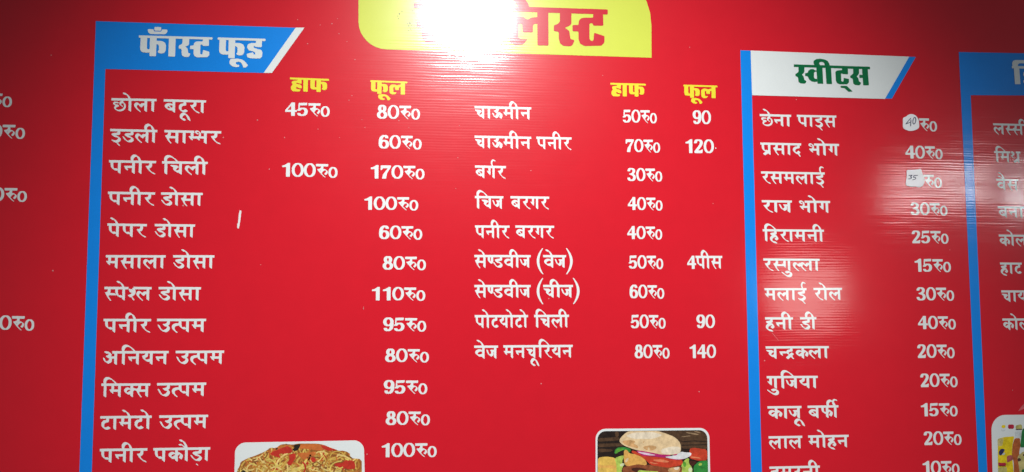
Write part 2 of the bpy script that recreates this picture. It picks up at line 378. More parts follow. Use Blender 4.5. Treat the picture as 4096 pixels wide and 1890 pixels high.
T = {'sections': [{'label': 'blue border and slanted blue heading of the first food list',
               'border': [(-574.01, 516.85), (-216.4, 517.22), (-273.3, 428.89), (-554.39, 428.13), (-553.77, -294.42), (-553.51, -371.8), (-574.73, -371.11)],
               'trim': [('white_stripe', [(-216.4, 517.22), (-200.31, 517.79), (-258.32, 429.32), (-273.3, 428.89)], 'white')],
               'heading': ('fast', (-497.78, 492.59), (-271.02, 493.74), 37.67, 'white')},
              {'label': 'blue border around the white heading of the sweets list',
               'border': [(653.07, 502.23), (1027.91, 500.25), (971.86, 411.75), (674.94, 411.3), (675.3, -327.16), (675.16, -411.94), (653.17, -411.23)],
               'trim': [('heading_panel', [(674.44, 502.16), (1013.13, 500.31), (956.67, 410.85), (674.94, 411.3)], 'white')],
               'heading': ('sweets', (764.09, 476.64), (926.75, 476.58), 38.67, 'green')},
              {'label': 'blue border and blue heading of the drinks list at the right edge',
               'border': [(1123.25, 513.79), (1620.47, 520.53), (1614.22, 433.48), (1145.45, 423.49), (1143.41, -339.63), (1143.22, -427.23), (1124.54, -426.62)],
               'trim': [],
               'heading': ('drinks', (1239.96, 487.77), (1309.74, 488.65), 38.9, 'white')}],
 'title_panel': [(-101.6, 663.95), (-99.68, 481.2), (470.31, 481.2), (472.5, 672.17)],
 'title_radii': [40, 52, 0, 125],
 'title': ('title', (3.59, 573.57), (383.2, 575.34), 75.38),
 'scuffs': [[(-21.87, 551.56), (-22.59, 549.73), (-24.41, 549.68), (-24.51, 551.46), (-24.55, 552.97), (-22.55, 552.5)],
            [(-17.45, 556.42), (-18.0, 555.26), (-19.02, 555.51), (-19.65, 556.34), (-19.37, 557.16), (-17.9, 557.2)], [(3.87, 558.41), (2.7, 556.63), (1.63, 557.26), (0.15, 558.27), (1.57, 560.15), (2.99, 559.92)],
            [(6.0, 553.4), (5.81, 552.29), (4.7, 552.66), (4.47, 553.34), (4.95, 553.91), (5.67, 554.26)], [(-24.21, 541.7), (-24.43, 540.77), (-25.71, 540.58), (-26.02, 541.64), (-25.68, 542.37), (-24.16, 542.4)],
            [(-11.79, 543.34), (-12.57, 542.32), (-13.27, 542.42), (-13.44, 543.28), (-13.22, 544.37), (-12.52, 544.28)],
            [(-0.52, 533.59), (-2.39, 531.83), (-4.4, 531.16), (-4.83, 533.43), (-4.65, 535.84), (-2.66, 536.04)], [(-3.94, 528.77), (-4.2, 526.63), (-5.99, 526.56), (-7.08, 528.66), (-5.99, 529.93), (-4.59, 529.95)],
            [(1.08, 529.74), (-0.08, 528.8), (-1.68, 528.25), (-2.07, 529.62), (-1.48, 531.33), (0.07, 530.97)], [(-1.12, 521.85), (-1.63, 520.48), (-3.07, 520.8), (-3.91, 521.75), (-2.97, 523.42), (-1.6, 523.11)],
            [(-5.01, 520.15), (-5.39, 519.09), (-6.73, 518.72), (-7.55, 520.06), (-6.52, 521.36), (-5.32, 521.05)],
            [(-25.3, 546.74), (-25.72, 545.62), (-26.75, 545.8), (-27.05, 546.68), (-26.46, 547.37), (-25.6, 547.77)],
            [(-7.17, 532.56), (-7.52, 531.31), (-8.93, 531.21), (-9.34, 532.49), (-8.77, 533.58), (-7.53, 533.79)], [(1.18, 520.36), (0.84, 519.21), (-0.22, 519.2), (-0.83, 520.29), (-0.44, 521.65), (0.82, 521.68)],
            [(5.28, 562.78), (5.02, 561.75), (4.08, 561.71), (3.31, 562.7), (3.85, 563.82), (4.93, 563.6)]],
 'column_heads': [('half', (-225.43, 421.73), (-153.66, 421.01), 25.67, 'हाफ'), ('full', (-77.04, 420.82), (-7.41, 419.99), 25.65, 'फूल'), ('half', (386.45, 428.43), (457.71, 428.62), 26.06, 'हाफ'),
                  ('full', (534.09, 428.83), (603.96, 428.95), 25.81, 'फूल')],
 'names': [('छोला बटूरा', [('chha o la aa', (-542.15, 374.43), (-463.3, 375.04), 24.6), ('ba tta uu ra aa', (-450.84, 374.66), (-375.76, 374.69), 24.6)]),
           ('इडली साम्भर', [('I dda la ii', (-542.59, 317.7), (-460.24, 317.54), 24.6), ('sa aa mH bha ra', (-447.95, 317.57), (-347.24, 317.57), 24.6)]),
           ('पनीर चिली', [('pa na ii ra', (-542.7, 260.39), (-460.82, 260.28), 24.6), ('i ca la ii', (-450.53, 259.99), (-369.93, 260.16), 24.6)]),
           ('पनीर डोसा', [('pa na ii ra', (-542.79, 202.87), (-460.94, 202.68), 24.6), ('dda o sa aa', (-450.78, 202.57), (-377.4, 202.76), 24.6)]),
           ('पेपर डोसा', [('pa e pa ra', (-541.83, 145.38), (-473.57, 144.81), 24.6), ('dda o sa aa', (-460.05, 144.92), (-389.53, 144.72), 24.6)]),
           ('मसाला डोसा', [('ma sa aa la aa', (-542.73, 88.16), (-439.38, 88.31), 24.6), ('dda o sa aa', (-426.52, 88.35), (-354.09, 88.58), 24.6)]),
           ('स्पेश्ल डोसा', [('sH pa e shH la', (-543.24, 31.29), (-462.15, 30.97), 24.6), ('dda o sa aa', (-450.26, 30.95), (-376.3, 30.63), 24.6)]),
           ('पनीर उत्पम', [('pa na ii ra', (-542.88, -25.74), (-461.37, -26.34), 24.6), ('u_ tH pa ma', (-451.25, -26.26), (-365.97, -26.52), 24.6)]),
           ('अनियन उत्पम', [('a i na ya na', (-541.01, -83.12), (-429.41, -83.58), 24.6), ('u_ tH pa ma', (-417.53, -83.7), (-333.16, -83.88), 24.6)]),
           ('मिक्स उत्पम', [('i ma kH sa', (-542.75, -140.03), (-459.39, -140.67), 24.6), ('u_ tH pa ma', (-448.04, -140.62), (-363.02, -140.74), 24.6)]),
           ('टामेटो उत्पम', [('tta aa ma e tta o', (-542.77, -197.24), (-455.42, -197.58), 24.6), ('u_ tH pa ma', (-442.81, -197.82), (-358.41, -197.87), 24.6)]),
           ('पनीर पकौड़ा', [('pa na ii ra', (-541.75, -254.04), (-461.24, -254.62), 24.6), ('pa ka au rra aa', (-451.23, -254.86), (-353.37, -255.38), 24.6)]),
           ('चाऊमीन', [('ca aa uu_ ma ii na', (120.3, 376.1), (230.13, 376.23), 24.74)]),
           ('चाऊमीन पनीर', [('ca aa uu_ ma ii na', (120.3, 318.72), (229.82, 318.78), 24.74), ('pa na ii ra', (239.55, 319.02), (308.75, 318.98), 24.74)]),
           ('बर्गर', [('ba ga reph ra', (121.02, 261.25), (180.74, 261.04), 24.74)]), ('चिज बरगर', [('i ca ja', (121.02, 202.65), (175.59, 202.89), 24.74), ('ba ra ga ra', (189.01, 203.05), (263.89, 203.14), 24.74)]),
           ('पनीर बरगर', [('pa na ii ra', (121.01, 146.66), (187.29, 146.76), 24.74), ('ba ra ga ra', (198.01, 147.03), (273.18, 147.2), 24.74)]),
           ('सेण्डवीज (वेज)',
            [('sa e nnH dda va ii ja', (119.91, 90.57), (227.55, 90.77), 24.74), ('lparen', (238.95, 90.81), (251.95, 90.85), 24.74), ('va e ja', (251.23, 90.75), (295.98, 90.9), 24.74),
             ('rparen', (295.25, 90.89), (308.61, 90.94), 24.74)]),
           ('सेण्डवीज (चीज)',
            [('sa e nnH dda va ii ja', (119.91, 34.0), (227.25, 33.9), 24.74), ('lparen', (238.61, 33.88), (251.59, 33.87), 24.74), ('ca ii ja', (250.87, 33.97), (308.81, 34.06), 24.74),
             ('rparen', (308.08, 34.06), (321.43, 34.04), 24.74)]),
           ('पोटयोटो चिली', [('pa o tta ya o tta o', (120.63, -22.61), (221.74, -22.75), 24.74), ('i ca la ii', (233.2, -22.81), (300.41, -22.59), 24.74)]),
           ('वेज मनचूरियन', [('va e ja', (119.67, -79.46), (164.71, -79.55), 24.74), ('ma na ca uu i ra ya na', (174.53, -79.41), (307.13, -79.57), 24.74)]),
           ('छेना पाइस', [('chha e na aa', (689.89, 373.69), (755.73, 373.69), 24.6), ('pa aa I sa', (767.4, 373.86), (851.03, 374.26), 24.6)]),
           ('प्रसाद भोग', [('pra sa aa da', (689.55, 316.18), (774.94, 316.14), 24.6), ('bha o ga', (788.97, 316.16), (854.84, 316.59), 24.6)]),
           ('रसमलाई', [('ra sa ma la aa II', (689.4, 258.23), (822.6, 258.21), 24.6)]), ('राज भोग', [('ra aa ja', (689.32, 200.84), (751.99, 200.88), 24.6), ('bha o ga', (765.54, 200.63), (831.96, 200.94), 24.6)]),
           ('हिरामनी', [('i ha ra aa ma na ii', (689.57, 143.22), (817.05, 143.19), 24.6)]), ('रस्गुल्ला', [('ra sH ga u lH la aa', (689.2, 85.46), (806.0, 85.33), 24.6)]),
           ('मलाई रोल', [('ma la aa II', (690.04, 27.15), (776.93, 27.22), 24.6), ('ra o la', (791.04, 27.4), (850.67, 27.71), 24.6)]),
           ('हनी डी', [('ha na ii', (689.67, -29.83), (747.05, -29.95), 24.6), ('dda ii', (761.47, -30.02), (795.37, -29.82), 24.6)]), ('चन्द्रकला', [('ca nH dra ka la aa', (689.31, -86.35), (819.4, -86.7), 24.6)]),
           ('गुजिया', [('ga u i ja ya aa', (689.83, -143.8), (794.58, -144.35), 24.6)]),
           ('काजू बर्फी', [('ka aa ja uu', (689.72, -201.79), (759.19, -202.06), 24.6), ('ba pha ii reph', (771.49, -202.13), (835.17, -202.09), 24.6)]),
           ('लाल मोहन', [('la aa la', (690.32, -259.15), (758.81, -259.3), 24.6), ('ma o ha na', (770.77, -259.32), (854.22, -259.49), 24.6)]), ('इमरती', [('I ma ra na ii', (690.4, -316.81), (793.01, -317.07), 24.6)]),
           ('लस्सी', [('la sH sa ii', (1191.99, 365.98), None, 23.72)]), ('मिश्र', [('i ma shra', (1191.22, 308.08), None, 23.72)]), ('वै', [('va ai sa', (1192.95, 250.51), None, 23.72)]),
           ('बना', [('ba na aa', (1193.31, 193.73), None, 23.72)]), ('को', [('ka o la', (1192.49, 135.69), None, 23.72)]), ('हाट', [('ha aa tta', (1192.25, 78.47), None, 23.72)]),
           ('चा', [('ca aa ya', (1192.03, 21.8), None, 23.72)]), ('को', [('ka o la', (1191.5, -35.08), None, 23.72)])],
 'prices': [('45Ro', (-233.24, 374.25), (-152.21, 375.08), 25.38), ('100Ro', (-239.67, 260.28), (-136.26, 260.31), 25.81), ('80Ro', (-64.57, 373.75), (16.17, 374.53), 26.51),
            ('60Ro', (-60.8, 316.31), (19.52, 316.74), 25.98), ('170Ro', (-77.45, 258.79), (25.21, 259.47), 25.64), ('100Ro', (-88.65, 199.3), (13.77, 199.76), 25.13), ('60Ro', (-58.61, 144.95), (21.52, 145.07), 25.37),
            ('80Ro', (-51.43, 87.68), (28.56, 87.69), 25.24), ('110Ro', (-72.98, 30.25), (27.65, 30.12), 24.85), ('95Ro', (-49.8, -26.23), (29.53, -26.67), 25.19), ('80Ro', (-45.66, -83.46), (34.88, -84.25), 24.7),
            ('95Ro', (-47.7, -141.09), (32.12, -141.99), 25.01), ('80Ro', (-43.59, -197.81), (37.2, -198.83), 25.09), ('100Ro', (-52.64, -255.61), (49.84, -256.57), 25.31),
            ('50Ro', (410.55, 376.13), (478.4, 377.0), 25.84), ('70Ro', (414.97, 317.83), (484.09, 318.55), 25.7), ('30Ro', (418.14, 260.88), (487.21, 261.46), 25.67), ('40Ro', (418.06, 203.83), (486.84, 204.27), 25.28),
            ('40Ro', (416.0, 147.37), (485.18, 147.63), 25.19), ('50Ro', (418.4, 90.81), (486.17, 91.02), 25.88), ('60Ro', (418.8, 34.05), (487.14, 33.98), 26.07), ('50Ro', (420.66, -23.32), (488.83, -23.43), 26.08),
            ('80Ro', (426.93, -80.58), (495.62, -80.83), 25.94), ('90', (551.26, 377.98), (588.35, 378.36), 27.57), ('120.', (533.27, 319.66), (600.61, 320.48), 27.42), ('piece', (534.46, 90.2), (605.66, 90.42), 25.61),
            ('90', (550.41, -23.99), (587.37, -23.98), 26.05), ('140', (533.72, -81.57), (588.15, -81.78), 25.89), ('Ro', (1028.94, 373.79), (1067.21, 373.88), 26.95), ('40Ro', (996.29, 315.62), (1076.9, 316.51), 26.51),
            ('0Ro', (1011.94, 257.7), (1072.55, 258.07), 27.15), ('30Ro', (1002.95, 199.44), (1082.12, 199.92), 25.48), ('25Ro', (1002.66, 142.63), (1081.64, 143.0), 25.85),
            ('15Ro', (1003.97, 85.71), (1084.12, 86.03), 26.32), ('30Ro', (1008.18, 28.38), (1088.34, 28.58), 26.48), ('40Ro', (1008.62, -29.07), (1089.23, -28.99), 26.19),
            ('20Ro', (1004.56, -85.43), (1084.01, -85.41), 27.03), ('20Ro', (1008.42, -143.2), (1087.71, -143.25), 26.74), ('15Ro', (1004.8, -201.29), (1084.92, -201.49), 25.95),
            ('20Ro', (1010.83, -256.86), (1090.66, -257.18), 26.6), ('10Ro', (1003.55, -314.1), (1083.62, -314.64), 26.2), ('0Ro', (-771.32, 378.36), (-712.8, 378.99), 24.57),
            ('0Ro', (-747.13, 322.18), (-688.56, 322.54), 25.38), ('0Ro', (-739.23, 208.28), (-680.93, 208.13), 24.66), ('0Ro', (-717.57, -18.61), (-659.77, -19.79), 25.46)],
 'noodles': {'panel': [(-310.31, -248.66), (-82.43, -249.41), (-77.37, -385.62), (-311.03, -378.02)],
             'radii': [18, 18, 18, 18],
             'heap': [(-306.72, -359.16), (-306.61, -298.13), (-300.66, -288.72), (-300.78, -282.96), (-287.65, -276.58), (-271.6, -271.2), (-254.59, -263.91), (-248.97, -258.25), (-238.41, -260.43), (-231.83, -253.82),
                      (-220.34, -252.63), (-209.74, -254.81), (-201.12, -252.58), (-166.36, -253.37), (-154.7, -255.58), (-141.04, -261.74), (-131.28, -264.88), (-128.82, -267.37), (-115.67, -267.2), (-106.83, -273.26),
                      (-106.25, -281.06), (-85.72, -283.03), (-84.38, -366.08)],
             'front': [(-303.15, -349.76), (-305.21, -297.21), (-290.32, -285.15), (-261.95, -278.17), (-233.25, -281.78), (-204.34, -291.19), (-175.69, -276.44), (-166.14, -268.91), (-146.79, -267.43),
                       (-127.32, -270.82), (-107.77, -276.16), (-106.7, -284.94), (-131.95, -289.17), (-107.47, -302.42), (-87.91, -307.8), (-87.41, -356.31)],
             'bits': [('o', [(-247.89, -265.03), (-233.69, -256.67), (-220.32, -254.08), (-209.71, -256.26), (-212.44, -265.87), (-225.83, -268.45), (-241.09, -270.98)]),
                      ('r', [(-237.4, -263.35), (-218.36, -256.06), (-209.62, -262.07), (-210.47, -268.82), (-223.88, -269.95), (-233.46, -269.72), (-229.49, -278.01), (-246.81, -271.8), (-248.79, -267.9)]),
                      ('k', [(-207.81, -255.34), (-195.33, -253.01), (-196.68, -259.47), (-200.92, -265.18), (-206.67, -266.01), (-210.57, -263.02), (-205.8, -260.22)]),
                      ('o', [(-195.32, -253.68), (-166.35, -253.86), (-154.69, -256.56), (-150.7, -264.43), (-162.31, -266.09), (-183.61, -262.68), (-198.09, -261.37)]),
                      ('r', [(-160.52, -255.45), (-153.72, -256.58), (-141.04, -261.74), (-131.27, -265.37), (-131.25, -266.83), (-146.8, -266.46), (-154.6, -263.36)]),
                      ('o', [(-202.78, -269.01), (-166.14, -268.91), (-169.92, -274.64), (-177.53, -282.2), (-186.18, -283.92), (-194.94, -277.9)]),
                      ('r', [(-216.18, -271.58), (-204.69, -269.93), (-202.67, -275.78), (-212.01, -291.96), (-220.7, -287.88), (-214.12, -280.32)]),
                      ('r', [(-177.58, -279.3), (-170.86, -276.56), (-166.87, -285.37), (-173.59, -287.63)]), ('r', [(-158.3, -275.89), (-154.46, -273.56), (-151.47, -279.94), (-156.23, -285.64), (-159.19, -281.69)]),
                      ('r', [(-138.76, -288.02), (-121.25, -289.44), (-114.51, -283.78), (-100.84, -285.09), (-96.84, -293.95), (-97.74, -300.74), (-117.23, -300.22), (-130.89, -295.99)]),
                      ('r', [(-247.36, -293.93), (-233.02, -295.27), (-224.29, -302.23), (-229.06, -303.07)]), ('k', [(-299.51, -298.32), (-290.08, -296.65), (-284.32, -300.64), (-287.08, -304.4), (-299.39, -304.07)]),
                      ('k', [(-240.31, -261.35), (-235.57, -258.56), (-234.58, -260.52), (-238.36, -263.33)]), ('r', [(-185.19, -285.88), (-180.37, -286.0), (-180.3, -290.84), (-185.13, -289.75)])]},
 'burger': {'panel': [(349.65, -237.87), (571.89, -240.65), (572.0, -385.25), (348.04, -378.31)],
            'radii': [19, 19, 19, 19],
            'inner': [(353.05, -242.28), (567.65, -244.69), (567.29, -381.48), (351.8, -374.85)],
            'inner_radii': [16, 16, 16, 16],
            'parts': [('table',
                       [('brown wood', [(472.61, -244.98), (556.84, -245.56), (567.26, -253.86), (566.84, -281.33), (515.86, -278.3), (512.32, -263.63), (499.14, -253.3)]),
                        ('brown wood', [(353.65, -255.57), (394.91, -253.76), (394.83, -260.1), (376.04, -261.03), (353.57, -261.88)]),
                        ('brown wood', [(353.53, -265.49), (398.51, -265.61), (404.08, -271.16), (377.78, -271.46), (353.46, -271.8)]),
                        ('brown wood', [(353.89, -274.51), (383.34, -277.01), (380.48, -280.55), (353.81, -281.71)]), ('brown wood', [(386.6, -243.17), (394.12, -243.14), (394.44, -253.75), (386.92, -254.49)]),
                        ('pale wood', [(523.17, -247.42), (539.45, -249.14), (551.87, -252.61), (547.04, -253.6), (528.87, -250.1)]),
                        ('pale wood', [(539.5, -246.39), (545.28, -246.06), (555.79, -249.49), (553.84, -250.36)]),
                        ('dark wood', [(515.16, -265.06), (537.23, -263.46), (566.52, -265.3), (566.48, -267.13), (537.19, -265.28), (516.08, -266.91)]),
                        ('pale wood', [(516.31, -255.5), (533.59, -254.05), (535.48, -255.46), (517.24, -256.89)]), ('dark wood', [(516.0, -271.01), (566.87, -271.26), (566.83, -273.09), (515.96, -273.02)])]),
                      ('vegetable',
                       [('tomato', [(532.12, -278.68), (538.87, -277.02), (566.64, -281.32), (566.97, -301.44), (547.93, -301.87), (530.79, -296.89)]),
                        ('light tomato', [(533.74, -293.32), (550.95, -295.56), (554.73, -298.39), (534.64, -296.07)]), ('dark patty', [(530.7, -301.44), (546.0, -302.73), (539.1, -311.67), (532.44, -309.68)]),
                        ('green', [(539.1, -311.67), (550.79, -302.86), (567.64, -301.45), (567.54, -348.82), (540.25, -348.04)]),
                        ('light lettuce', [(548.78, -307.36), (555.53, -305.71), (556.39, -310.29), (549.64, -311.94)]),
                        ('green', [(384.2, -282.44), (389.0, -274.43), (398.42, -272.39), (409.68, -274.01), (419.05, -277.85), (412.35, -284.92), (403.99, -277.49), (395.49, -280.0), (387.9, -286.14)]),
                        ('lettuce', [(386.09, -281.58), (390.86, -275.38), (403.08, -274.76), (403.03, -278.37), (394.54, -280.88), (387.91, -285.69)])]),
                      ('potato',
                       [('potato', [(353.23, -291.6), (366.32, -289.67), (383.15, -291.43), (390.58, -296.13), (395.55, -343.94), (352.63, -342.72)]),
                        ('fried', [(353.56, -303.29), (366.11, -307.21), (377.36, -304.8), (386.68, -307.74), (388.48, -313.18), (366.08, -309.9), (353.45, -312.27)])]),
                      ('lettuce',
                       [('light lettuce', [(385.0, -293.28), (399.14, -288.22), (405.7, -289.28), (398.99, -299.04), (402.61, -308.15), (398.79, -313.45), (398.36, -344.02), (389.94, -343.78), (388.61, -303.28)]),
                        ('pale lettuce', [(394.21, -305.23), (402.7, -301.84), (405.47, -305.52), (397.9, -309.83)]),
                        ('light lettuce', [(521.16, -300.29), (530.83, -295.07), (529.63, -306.87), (536.19, -313.41), (537.39, -347.96), (511.64, -347.23), (514.26, -311.03)]),
                        ('pale lettuce', [(527.51, -316.82), (535.25, -312.48), (537.48, -320.72), (530.23, -324.17)]), ('lettuce', [(517.26, -303.83), (523.03, -302.16), (525.71, -311.32), (519.93, -313.9)])]),
                      ('patty',
                       [('patty', [(400.71, -309.9), (431.84, -304.38), (455.4, -307.7), (488.5, -313.08), (517.12, -311.1), (512.59, -347.26), (399.3, -344.04)]),
                        ('dark patty', [(417.59, -312.14), (431.73, -311.61), (448.65, -315.66), (431.57, -321.53), (418.45, -317.58)]),
                        ('toasted bun', [(487.5, -315.78), (498.01, -313.33), (514.24, -311.93), (510.2, -323.63), (492.09, -324.96)]), ('bun crumb', [(497.99, -314.24), (513.29, -311.91), (506.46, -319.9)]),
                        ('light lettuce', [(429.77, -316.07), (450.5, -318.42), (471.29, -319.88), (468.94, -346.02), (431.21, -344.95)])]),
                      ('fried_piece',
                       [('fried',
                         [(403.99, -277.49), (410.56, -278.55), (413.29, -284.95), (427.39, -287.09), (441.45, -293.77), (447.93, -302.08), (446.88, -308.39), (429.94, -305.24), (409.17, -309.22), (403.62, -303.67),
                          (402.87, -290.11)]),
                        ('bun', [(405.61, -295.6), (413.18, -292.17), (411.2, -299.35), (405.51, -302.81)])]),
                      ('tomato',
                       [('tomato',
                         [(417.11, -281.42), (422.79, -279.29), (432.14, -285.4), (446.23, -290.27), (483.13, -294.8), (518.31, -299.31), (517.16, -309.28), (488.49, -313.54), (455.4, -307.7), (447.96, -300.27),
                          (437.7, -291.87), (422.69, -286.08)]),
                        ('light tomato', [(458.41, -297.82), (477.39, -297.38), (493.46, -302.32), (484.87, -303.92), (463.1, -300.65)]), ('light tomato', [(450.78, -301.25), (471.55, -305.4), (460.16, -306.01)])]),
                      ('onion',
                       [('onion skin', [(425.62, -279.81), (451.09, -282.23), (475.66, -287.81), (496.55, -289.68), (485.03, -294.85), (460.41, -291.52), (439.62, -290.11)]),
                        ('onion', [(428.42, -281.69), (446.33, -284.38), (467.08, -289.42), (454.75, -290.02), (437.79, -286.44)]),
                        ('onion skin', [(481.27, -292.49), (523.11, -298.06), (507.8, -299.77), (488.81, -296.58)]),
                        ('pale onion', [(482.22, -292.96), (498.42, -291.54), (513.84, -283.72), (523.36, -285.77), (535.32, -286.06), (535.21, -291.53), (523.12, -297.61), (507.82, -298.59), (488.83, -295.4)]),
                        ('onion skin', [(498.46, -289.72), (507.09, -287.2), (507.99, -289.96), (500.33, -291.59)])]),
                      ('bun',
                       [('bun',
                         [(394.35, -260.54), (398.67, -253.84), (408.2, -245.89), (413.89, -243.47), (470.72, -244.3), (485.86, -249.37), (501.02, -255.17), (511.37, -263.61), (515.01, -272.81), (514.81, -282.84),
                          (510.9, -287.3), (496.55, -289.68), (474.7, -288.24), (451.08, -283.14), (427.52, -278.95), (405.96, -271.21), (397.57, -265.59)]),
                        ('bun crumb', [(474.86, -279.16), (493.98, -274.15), (513.06, -274.59), (514.33, -282.82), (509.96, -286.82), (496.57, -288.77), (477.56, -287.4)]),
                        ('bun crumb', [(406.23, -252.2), (423.29, -246.21), (461.18, -246.11), (480.1, -251.98), (460.96, -258.84), (423.12, -258.01)]),
                        ('toasted bun', [(400.45, -261.13), (419.31, -259.74), (427.75, -263.55), (421.09, -267.03), (430.49, -269.96), (432.28, -276.35), (415.36, -272.33), (402.26, -266.6)]),
                        ('toasted bun', [(439.89, -272.9), (456.02, -270.55), (468.31, -273.56), (464.42, -278.92), (454.9, -281.41), (443.59, -278.42)]),
                        ('bun', [(449.32, -274.93), (453.12, -274.11), (453.95, -281.39), (450.18, -280.39)]), ('toasted bun', [(440.02, -264.74), (444.8, -261.66), (442.86, -264.8), (440.94, -266.12)]),
                        ('toasted bun', [(410.36, -259.36), (415.54, -259.65), (413.64, -260.7)])])]},
 'drinks': {'panel': [(1157.2, -227.37), (1362.91, -229.42), (1349.75, -442.73), (1152.07, -436.16)],
            'radii': [30, 20, 20, 20],
            'parts': [('bottle_cap',
                       [('yellow', [(1178.6, -247.68), (1186.94, -247.49), (1186.63, -253.51), (1178.3, -253.33)]), ('pale', [(1177.96, -254.89), (1186.54, -255.07), (1185.65, -259.51), (1177.73, -259.1)]),
                        ('red', [(1192.55, -246.75), (1205.53, -247.02), (1205.07, -255.46), (1192.49, -255.2)]), ('olive', [(1209.01, -248.9), (1222.15, -246.75), (1223.61, -256.44), (1208.62, -256.13)]),
                        ('dark', [(1208.63, -255.89), (1223.64, -255.96), (1223.54, -257.89), (1208.53, -257.82)]), ('pale', [(1207.56, -258.52), (1221.52, -258.21), (1220.0, -273.87), (1206.75, -273.58)])]),
                      ('bottle',
                       [('yellow', [(1169.0, -274.55), (1183.7, -271.27), (1204.93, -270.28), (1200.04, -287.27), (1197.82, -304.04), (1199.79, -341.13), (1199.75, -366.35), (1166.89, -365.41), (1166.39, -329.61)]),
                        ('straw', [(1168.35, -274.53), (1182.29, -273.04), (1177.47, -289.15), (1168.25, -288.94)]), ('olive', [(1166.33, -330.8), (1185.86, -330.11), (1183.96, -365.9), (1166.23, -365.4)]),
                        ('orange',
                         [(1205.38, -274.39), (1217.33, -274.17), (1217.12, -290.07), (1213.82, -302.02), (1214.97, -341.53), (1215.58, -366.8), (1199.75, -366.35), (1200.88, -320.91), (1197.69, -306.44),
                          (1200.31, -287.27)]),
                        ('green', [(1222.15, -258.83), (1228.47, -252.92), (1267.26, -251.29), (1264.85, -293.59), (1216.33, -292.46)])]),
                      ('bottle_label',
                       [('navy', [(1168.94, -300.95), (1174.59, -293.89), (1183.75, -295.3), (1180.86, -300.03), (1176.59, -305.93), (1171.2, -308.19)]),
                        ('pale', [(1176.72, -303.53), (1183.43, -301.29), (1181.86, -306.05), (1176.53, -307.12)]),
                        ('red', [(1167.29, -320.06), (1173.11, -322.01), (1184.33, -321.69), (1183.98, -328.27), (1167.31, -327.24)]),
                        ('dark', [(1167.34, -326.64), (1184.01, -327.67), (1183.92, -329.46), (1167.24, -328.43)]), ('label', [(1186.35, -308.56), (1197.69, -306.44), (1200.48, -316.1), (1186.27, -322.34)])]),
                      ('garnish',
                       [('straw', [(1209.39, -310.32), (1221.83, -301.01), (1264.92, -292.38), (1260.61, -368.07), (1215.58, -366.8), (1210.19, -319.95)]),
                        ('dark', [(1209.2, -313.92), (1214.55, -312.85), (1218.26, -317.75), (1210.13, -321.15)]), ('olive', [(1215.94, -311.69), (1226.81, -307.14), (1229.06, -314.41), (1219.52, -318.98)]),
                        ('dark', [(1220.18, -306.98), (1228.33, -303.57), (1229.52, -306.01), (1222.63, -310.65)]), ('green', [(1217.28, -335.72), (1235.88, -335.01), (1234.08, -367.32), (1216.9, -366.83)])])],
            'band': [[(1215.56, -221.21), (1219.81, -216.44), (1225.5, -209.87), (1233.87, -203.34), (1257.26, -191.56), (1256.57, -203.72), (1237.4, -211.9), (1229.13, -216.61)]]},
 'tick': [[(-311.31, 171.2), (-308.16, 169.85), (-309.61, 153.7), (-311.54, 139.87), (-312.81, 137.11), (-314.61, 138.01), (-313.56, 151.36), (-312.91, 162.89)],
          [(-315.23, 146.29), (-313.48, 147.68), (-313.74, 138.94), (-315.09, 139.85)]],
 'flecks': [(-648.72, 450.68, 1.23), (-282.51, 339.41, 1.42), (-233.15, 307.75, 1.23), (-259.9, 248.12, 1.23), (-194.03, 487.33, 1.04), (-171.32, 523.9, 1.04), (-213.13, 532.78, 0.95), (-343.45, 305.57, 1.42),
            (-411.09, 178.92, 1.9), (-172.58, 324.83, 0.85), (-139.24, 537.44, 0.76), (-132.74, 309.75, 0.95), (-631.62, 59.92, 1.42), (-271.97, 71.26, 0.76), (-106.03, 459.41, 0.95), (-110.85, 390.18, 0.95),
            (-116.3, 381.25, 0.95), (-22.86, 344.44, 1.14), (-4.02, 331.44, 0.76), (228.54, 252.89, 1.23), (91.64, 337.34, 0.95), (88.68, 275.69, 0.95), (84.99, 216.34, 0.95), (63.42, 511.59, 1.14),
            (371.58, 442.37, 0.85), (-86.11, 329.7, 0.95), (-91.83, 344.81, 0.76), (211.65, 367.23, 0.95), (136.32, 303.49, 0.76), (-149.58, 527.39, 1.14), (-136.35, 508.55, 0.95), (-121.3, 493.62, 0.85),
            (-85.3, -9.03, 1.42), (246.16, -151.78, 1.33), (261.75, 7.67, 1.14), (-76.51, -274.59, 1.33), (192.95, 19.17, 1.14), (548.42, 504.83, 1.14), (589.42, 193.04, 1.14), (767.6, 404.75, 1.04),
            (841.54, 427.12, 0.76), (553.2, -171.49, 1.33), (686.5, -113.91, 1.42), (1084.03, 104.1, 1.04), (1205.93, -178.94, 0.95)],
 'scratches': [[(703.11, -59.86), (715.75, -74.72)], [(-85.33, -6.08), (-84.91, -11.24)]],
 'patches': [{'label': 'white paper price patch with rounded torn edge and handwritten 40',
              'outline': [(993.38, 372.46), (1000.27, 375.05), (1006.51, 379.93), (1012.6, 381.08), (1020.81, 378.83), (1026.13, 372.48), (1027.88, 367.5), (1028.34, 353.88), (1024.85, 350.22), (1015.63, 346.45),
                          (1006.55, 345.54), (996.15, 348.9), (992.57, 353.12), (993.56, 366.02)],
              'strokes': [[(1010.4, 372.13), (1004.09, 365.54), (999.33, 359.99)], [(999.33, 359.99), (1004.54, 361.96), (1010.69, 364.68)], [(1010.55, 368.55), (1010.0, 362.8), (1009.26, 356.05)],
                          [(1019.95, 373.45), (1018.46, 373.81), (1016.78, 372.33), (1015.35, 369.43), (1014.56, 365.87), (1014.62, 362.61), (1015.51, 360.52), (1017.0, 360.17), (1018.68, 361.64), (1020.11, 364.54),
                           (1020.9, 368.1), (1020.84, 371.37), (1019.95, 373.45)]]},
             {'label': 'square white paper price patch with handwritten 35',
